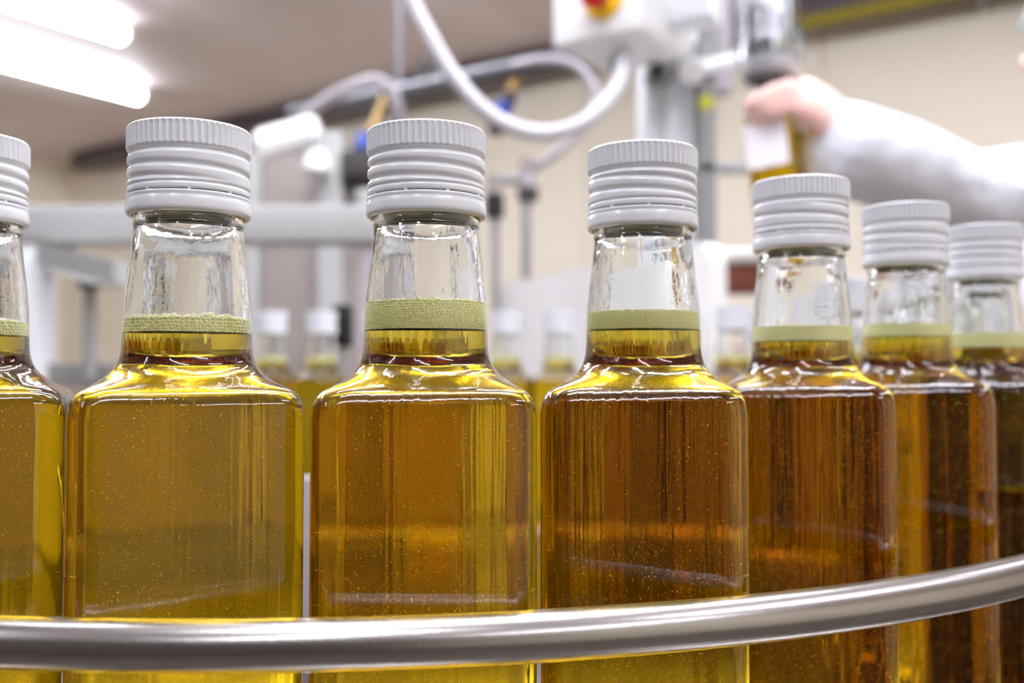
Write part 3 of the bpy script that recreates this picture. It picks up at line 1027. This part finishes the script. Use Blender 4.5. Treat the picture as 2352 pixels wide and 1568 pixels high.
# ------------------------------------------------------------------ person
def skin(chains, name='tmp', sub=1):
    """chains: list of lists of (pos, radius); each is grown as its own skinned island; returns (verts, faces)"""
    allv, allf = [], []
    for ch in chains:
        me = bpy.data.meshes.new('t'); ob = bpy.data.objects.new('t', me); C.objects.link(ob)
        me.from_pydata([tuple(p) for p, r in ch], [(i, i + 1) for i in range(len(ch) - 1)], [])
        md = ob.modifiers.new('s', 'SKIN'); md.use_smooth_shade = True
        lay = me.skin_vertices[0].data
        for i, (p, r) in enumerate(ch):
            rr = r if isinstance(r, tuple) else (r, r)
            lay[i].radius = rr; lay[i].use_root = (i == 0)
        sb = ob.modifiers.new('u', 'SUBSURF'); sb.levels = sub + 1
        dg = bpy.context.evaluated_depsgraph_get(); ev = ob.evaluated_get(dg); m2 = ev.to_mesh()
        o0 = len(allv)
        allv += [tuple(v.co) for v in m2.vertices]; allf += [tuple(i + o0 for i in p.vertices) for p in m2.polygons]
        ev.to_mesh_clear()
        bpy.data.objects.remove(ob); bpy.data.meshes.remove(me)
    return allv, allf


def remesh(vs, fs, voxel, m, name, parent, smooth=2):
    me = bpy.data.meshes.new('t'); me.from_pydata(vs, [], fs)
    ob = bpy.data.objects.new('t', me); C.objects.link(ob)
    md = ob.modifiers.new('r', 'REMESH'); md.mode = 'VOXEL'; md.voxel_size = voxel; md.use_smooth_shade = True
    if smooth:
        s2 = ob.modifiers.new('s', 'SMOOTH'); s2.factor = 0.5; s2.iterations = smooth
    dg = bpy.context.evaluated_depsgraph_get()
    out = bpy.data.meshes.new_from_object(ob.evaluated_get(dg)); out.name = name
    out.materials.clear(); out.materials.append(m)
    out.polygons.foreach_set('use_smooth', [True] * len(out.polygons))
    bpy.data.objects.remove(ob); bpy.data.meshes.remove(me)
    return link(name, out, parent)


def ell(c, r, R=None, n=24, m=16):
    vs, fs = [], []
    for i in range(m + 1):
        t = PI * i / m
        for k in range(n):
            a = 2 * PI * k / n
            p = Vector((r[0] * math.sin(t) * math.cos(a), r[1] * math.sin(t) * math.sin(a), r[2] * math.cos(t)))
            if R: p = R @ p
            vs.append(tuple(p + Vector(c)))
    for i in range(m):
        for k in range(n):
            fs.append((i * n + k, i * n + (k + 1) % n, (i + 1) * n + (k + 1) % n, (i + 1) * n + k))
    return vs, fs


def join(parts):
    V_, F_ = [], []
    for vs, fs in parts:
        o0 = len(V_); V_ += [tuple(v) for v in vs]; F_ += [tuple(i + o0 for i in f) for f in fs]
    return V_, F_


# joints, world coordinates
HX, HY = 0.880, 1.47            # body axis
head_c = Vector((0.874, 1.455, ZC + 0.485))
neckb = Vector((HX + 0.02, HY, ZC + 0.315))
sh_l = Vector((0.862, 1.30, ZC + 0.262)); el_l = Vector((0.575, 1.215, ZC + 0.222)); wr_l = Vector((0.362, 1.098, ZC + 0.278))
sh_r = Vector((0.870, 1.64, ZC + 0.262)); el_r = Vector((0.640, 1.66, ZC + 0.09)); wr_r = Vector((0.420, 1.52, ZC + 0.02))
hip_l = Vector((HX + 0.02, HY - 0.095, ZC - 0.20)); hip_r = Vector((HX + 0.02, HY + 0.095, ZC - 0.20))
kn_l = Vector((HX + 0.005, HY - 0.10, 0.50)); kn_r = Vector((HX + 0.005, HY + 0.10, 0.50))
an_l = Vector((HX + 0.03, HY - 0.105, 0.085)); an_r = Vector((HX + 0.03, HY + 0.105, 0.085))


def P(x, y, z): return Vector((x, y, ZC + z))


def hand_left():
    ch = [[(wr_l + (el_l - wr_l) * 0.3, 0.032), (wr_l, (0.028, 0.031)), (P(0.350, 1.094, 0.292), (0.022, 0.031)), (P(0.334, 1.090, 0.304), (0.017, 0.031)), (P(0.316, 1.087, 0.309), (0.013, 0.026))]]
    # root, knuckle, first joint, second joint, tip: curled round the bottle neck
    ch.append([(P(0.330, 1.088, 0.312), 0.0085), (P(0.308, 1.086, 0.3225), 0.0088), (P(0.286, 1.090, 0.314), 0.0082), (P(0.271, 1.098, 0.305), 0.0074), (P(0.262, 1.108, 0.300), 0.0064)])
    for z0, z1, r, l in ((0.313, 0.302, 0.0088, 1.05), (0.3025, 0.293, 0.0084, 1.0), (0.292, 0.285, 0.0074, 0.8)):
        ch.append([(P(0.330, 1.088, 0.300 + (z0 - 0.30) * 0.6), r), (P(0.309, 1.087, z0), r * 1.05), (P(0.309 - 0.024 * l, 1.091, z1 + 0.003), r),
                   (P(0.309 - 0.034 * l, 1.110, z1), r * 0.92), (P(0.309 - 0.027 * l, 1.130, z1 - 0.001), r * 0.80)])
    # thumb leaves the thumb side of the palm near the wrist
    ch.append([(P(0.346, 1.096, 0.304), 0.013), (P(0.336, 1.104, 0.326), 0.0125), (P(0.325, 1.122, 0.334), 0.0105), (P(0.311, 1.140, 0.329), 0.0088)])
    return ch


def hand_right():
    w0 = wr_r; dr = (wr_r - el_r).normalized()
    side = Vector((0, 0, 1)); inn = Vector((0, -1, 0))
    ch = [[(w0, 0.026), (w0 + dr * 0.03, (0.018, 0.030)), (w0 + dr * 0.065, (0.016, 0.038)), (w0 + dr * 0.09, (0.014, 0.037))]]
    for i, (o, l) in enumerate(((0.028, 0.9), (0.010, 1.0), (-0.008, 0.93), (-0.025, 0.75))):
        b0 = w0 + dr * 0.065 + side * o * 0.7; b1 = w0 + dr * 0.092 + side * o
        ch.append([(b0, 0.009), (b1, 0.0092), (b1 + dr * 0.036 * l + inn * 0.010, 0.0086), (b1 + dr * 0.055 * l + inn * 0.028, 0.008), (b1 + dr * 0.060 * l + inn * 0.046, 0.007)])
    ch.append([(w0 + dr * 0.02 + side * 0.018, 0.012), (w0 + dr * 0.048 + side * 0.042 + inn * 0.018, 0.0115), (w0 + dr * 0.075 + side * 0.046 + inn * 0.034, 0.0098), (w0 + dr * 0.095 + side * 0.040 + inn * 0.042, 0.0085)])
    return ch


body = [
    # torso, neck, skull base
    [(P(HX + 0.02, HY, -0.22), (0.10, 0.15)), (P(HX + 0.02, HY, -0.05), (0.095, 0.13)), (P(HX + 0.02, HY, 0.10), (0.105, 0.15)), (P(HX + 0.02, HY, 0.22), (0.10, 0.16)),
     (neckb, (0.06, 0.07)), (P(HX + 0.005, HY, 0.37), 0.055), (P(HX, HY, 0.43), 0.056)],
    [(P(HX + 0.02, HY - 0.05, 0.25), 0.06), (sh_l, 0.052), ((sh_l + el_l) / 2, 0.046), (el_l, 0.038), (el_l * 0.6 + wr_l * 0.4, 0.038), (wr_l, 0.027)],
    [(P(HX + 0.02, HY + 0.05, 0.25), 0.06), (sh_r, 0.052), ((sh_r + el_r) / 2, 0.046), (el_r, 0.038), (el_r * 0.6 + wr_r * 0.4, 0.038), (wr_r, 0.027)],
    [(P(HX + 0.02, HY - 0.05, -0.2), 0.09), (hip_l, 0.09), ((hip_l + kn_l) / 2, 0.075), (kn_l, 0.055), ((kn_l + an_l) / 2 + Vector((0.02, 0, 0.04)), 0.052), (an_l, 0.036)],
    [(P(HX + 0.02, HY + 0.05, -0.2), 0.09), (hip_r, 0.09), ((hip_r + kn_r) / 2, 0.075), (kn_r, 0.055), ((kn_r + an_r) / 2 + Vector((0.02, 0, 0.04)), 0.052), (an_r, 0.036)],
] + hand_left() + hand_right()
parts = [skin(body)]
# head facing -X
hc = head_c
parts.append(ell(hc + Vector((0.010, 0, 0.025)), (0.098, 0.076, 0.095)))
parts.append(ell(hc + Vector((-0.022, 0, -0.035)), (0.066, 0.058, 0.085)))
parts.append(ell(hc + Vector((-0.060, 0, -0.098)), (0.026, 0.026, 0.020)))      # chin
parts.append(ell(hc + Vector((-0.020, 0, -0.085)), (0.055, 0.052, 0.035)))      # jaw
parts.append(ell(hc + Vector((-0.092, 0, -0.020)), (0.022, 0.014, 0.014)))      # nose tip
parts.append(ell(hc + Vector((-0.082, 0, 0.000)), (0.012, 0.010, 0.030)))       # nose bridge
parts.append(ell(hc + Vector((-0.080, 0, -0.054)), (0.011, 0.024, 0.006)))      # lips
parts.append(ell(hc + Vector((-0.078, 0, -0.065)), (0.011, 0.021, 0.006)))
parts.append(ell(hc + Vector((-0.074, 0, 0.030)), (0.014, 0.045, 0.010)))       # brow
for s_ in (-1, 1):
    parts.append(ell(hc + Vector((0.012, s_ * 0.077, -0.012)), (0.018, 0.008, 0.030)))   # ears
    parts.append(ell(hc + Vector((-0.055, s_ * 0.042, -0.028)), (0.022, 0.020, 0.026)))  # cheeks
bv, bf = join(parts)
person = remesh(bv, bf, 0.006, M['skin'], 'person', None, 2)
tag(person, 'person in a white coat reaching in from the right edge to hold a bottle', 'person')


def child(parts_, m, name, voxel=0.008, sm=3):
    v_, f_ = join(parts_) if isinstance(parts_, list) else parts_
    return remesh(v_, f_, voxel, m, name, person, sm)


for s_ in (-1, 1):
    MB().add(*ell(hc + Vector((-0.074, s_ * 0.031, 0.006)), (0.012, 0.014, 0.009))).build('eye', M['eye'], person)
coat_ch = [
    [(P(HX + 0.03, HY, -0.52), (0.19, 0.23)), (P(HX + 0.03, HY, -0.30), (0.16, 0.20)), (P(HX + 0.02, HY, -0.05), (0.135, 0.175)), (P(HX + 0.02, HY, 0.12), (0.135, 0.185)), (P(HX + 0.02, HY, 0.235), (0.115, 0.175)), (P(HX + 0.015, HY, 0.30), (0.078, 0.09))],
    [(P(HX + 0.02, HY - 0.05, 0.23), 0.08), (sh_l, 0.076), ((sh_l + el_l) / 2 + Vector((0, 0, -0.004)), 0.070), (el_l + Vector((0.02, 0, -0.004)), 0.064), (el_l + Vector((-0.02, -0.01, -0.006)), 0.060), (el_l * 0.55 + wr_l * 0.45 + Vector((0, 0, -0.008)), 0.061), (wr_l + (el_l - wr_l) * 0.06 + Vector((0, 0, -0.020)), 0.058), (wr_l + (el_l - wr_l) * -0.10 + Vector((0.0, 0, -0.032)), 0.058)],
    [(P(HX + 0.02, HY + 0.05, 0.23), 0.08), (sh_r, 0.076), ((sh_r + el_r) / 2, 0.066), (el_r, 0.060), (el_r * 0.5 + wr_r * 0.5, 0.055), (wr_r + (el_r - wr_r) * 0.1, 0.046)],
]
child([skin(coat_ch)], M['coat'], 'coat', 0.009, 4)
# collar
child([ell(P(HX + 0.015, HY, 0.300), (0.088, 0.098, 0.030))], M['coat'], 'collar')
tr_ch = [
    [(P(HX + 0.02, HY - 0.03, -0.28), 0.12), (hip_l + Vector((0, 0, -0.1)), 0.105), (kn_l, 0.075), ((kn_l + an_l) / 2, 0.072), (an_l + Vector((0, 0, 0.02)), 0.068)],
    [(P(HX + 0.02, HY + 0.03, -0.28), 0.12), (hip_r + Vector((0, 0, -0.1)), 0.105), (kn_r, 0.075), ((kn_r + an_r) / 2, 0.072), (an_r + Vector((0, 0, 0.02)), 0.068)]]
child([skin(tr_ch)], M['trousers'], 'trousers', 0.012)
for an in (an_l, an_r):
    child([ell((an.x - 0.055, an.y, 0.040), (0.135, 0.047, 0.040)), ell((an.x + 0.005, an.y, 0.075), (0.05, 0.045, 0.05))], M['shoe'], 'shoe', 0.008)
hat = [ell(hc + Vector((0.018, 0, 0.055)), (0.112, 0.092, 0.085)), ell(hc + Vector((0.002, 0, 0.045)), (0.104, 0.086, 0.022))]
child(hat, M['cyan'], 'hair_cap', 0.006)

# ------------------------------------------------------------------ unseen ceiling battens: some follow shoulder highlights, the rest added to brighten
for (x, y, l) in ((0.62, 1.75, 1.5), (-0.6, 2.8, 1.9), (0.05, 3.45, 1.3), (-1.1, 3.55, 1.2), (1.35, 2.75, 1.2), (-0.25, 1.45, 1.2), (0.95, 1.35, 1.4), (0.35, 0.75, 1.3), (0.2, -0.6, 1.5), (-1.6, -0.2, 1.5), (1.9, 0.9, 1.5), (1.75, -0.9, 1.5), (2.6, 2.4, 1.0)):
    batten((x, y), l, 'unseen ceiling batten, added to brighten the room and machines')
bpy.context.view_layer.update()
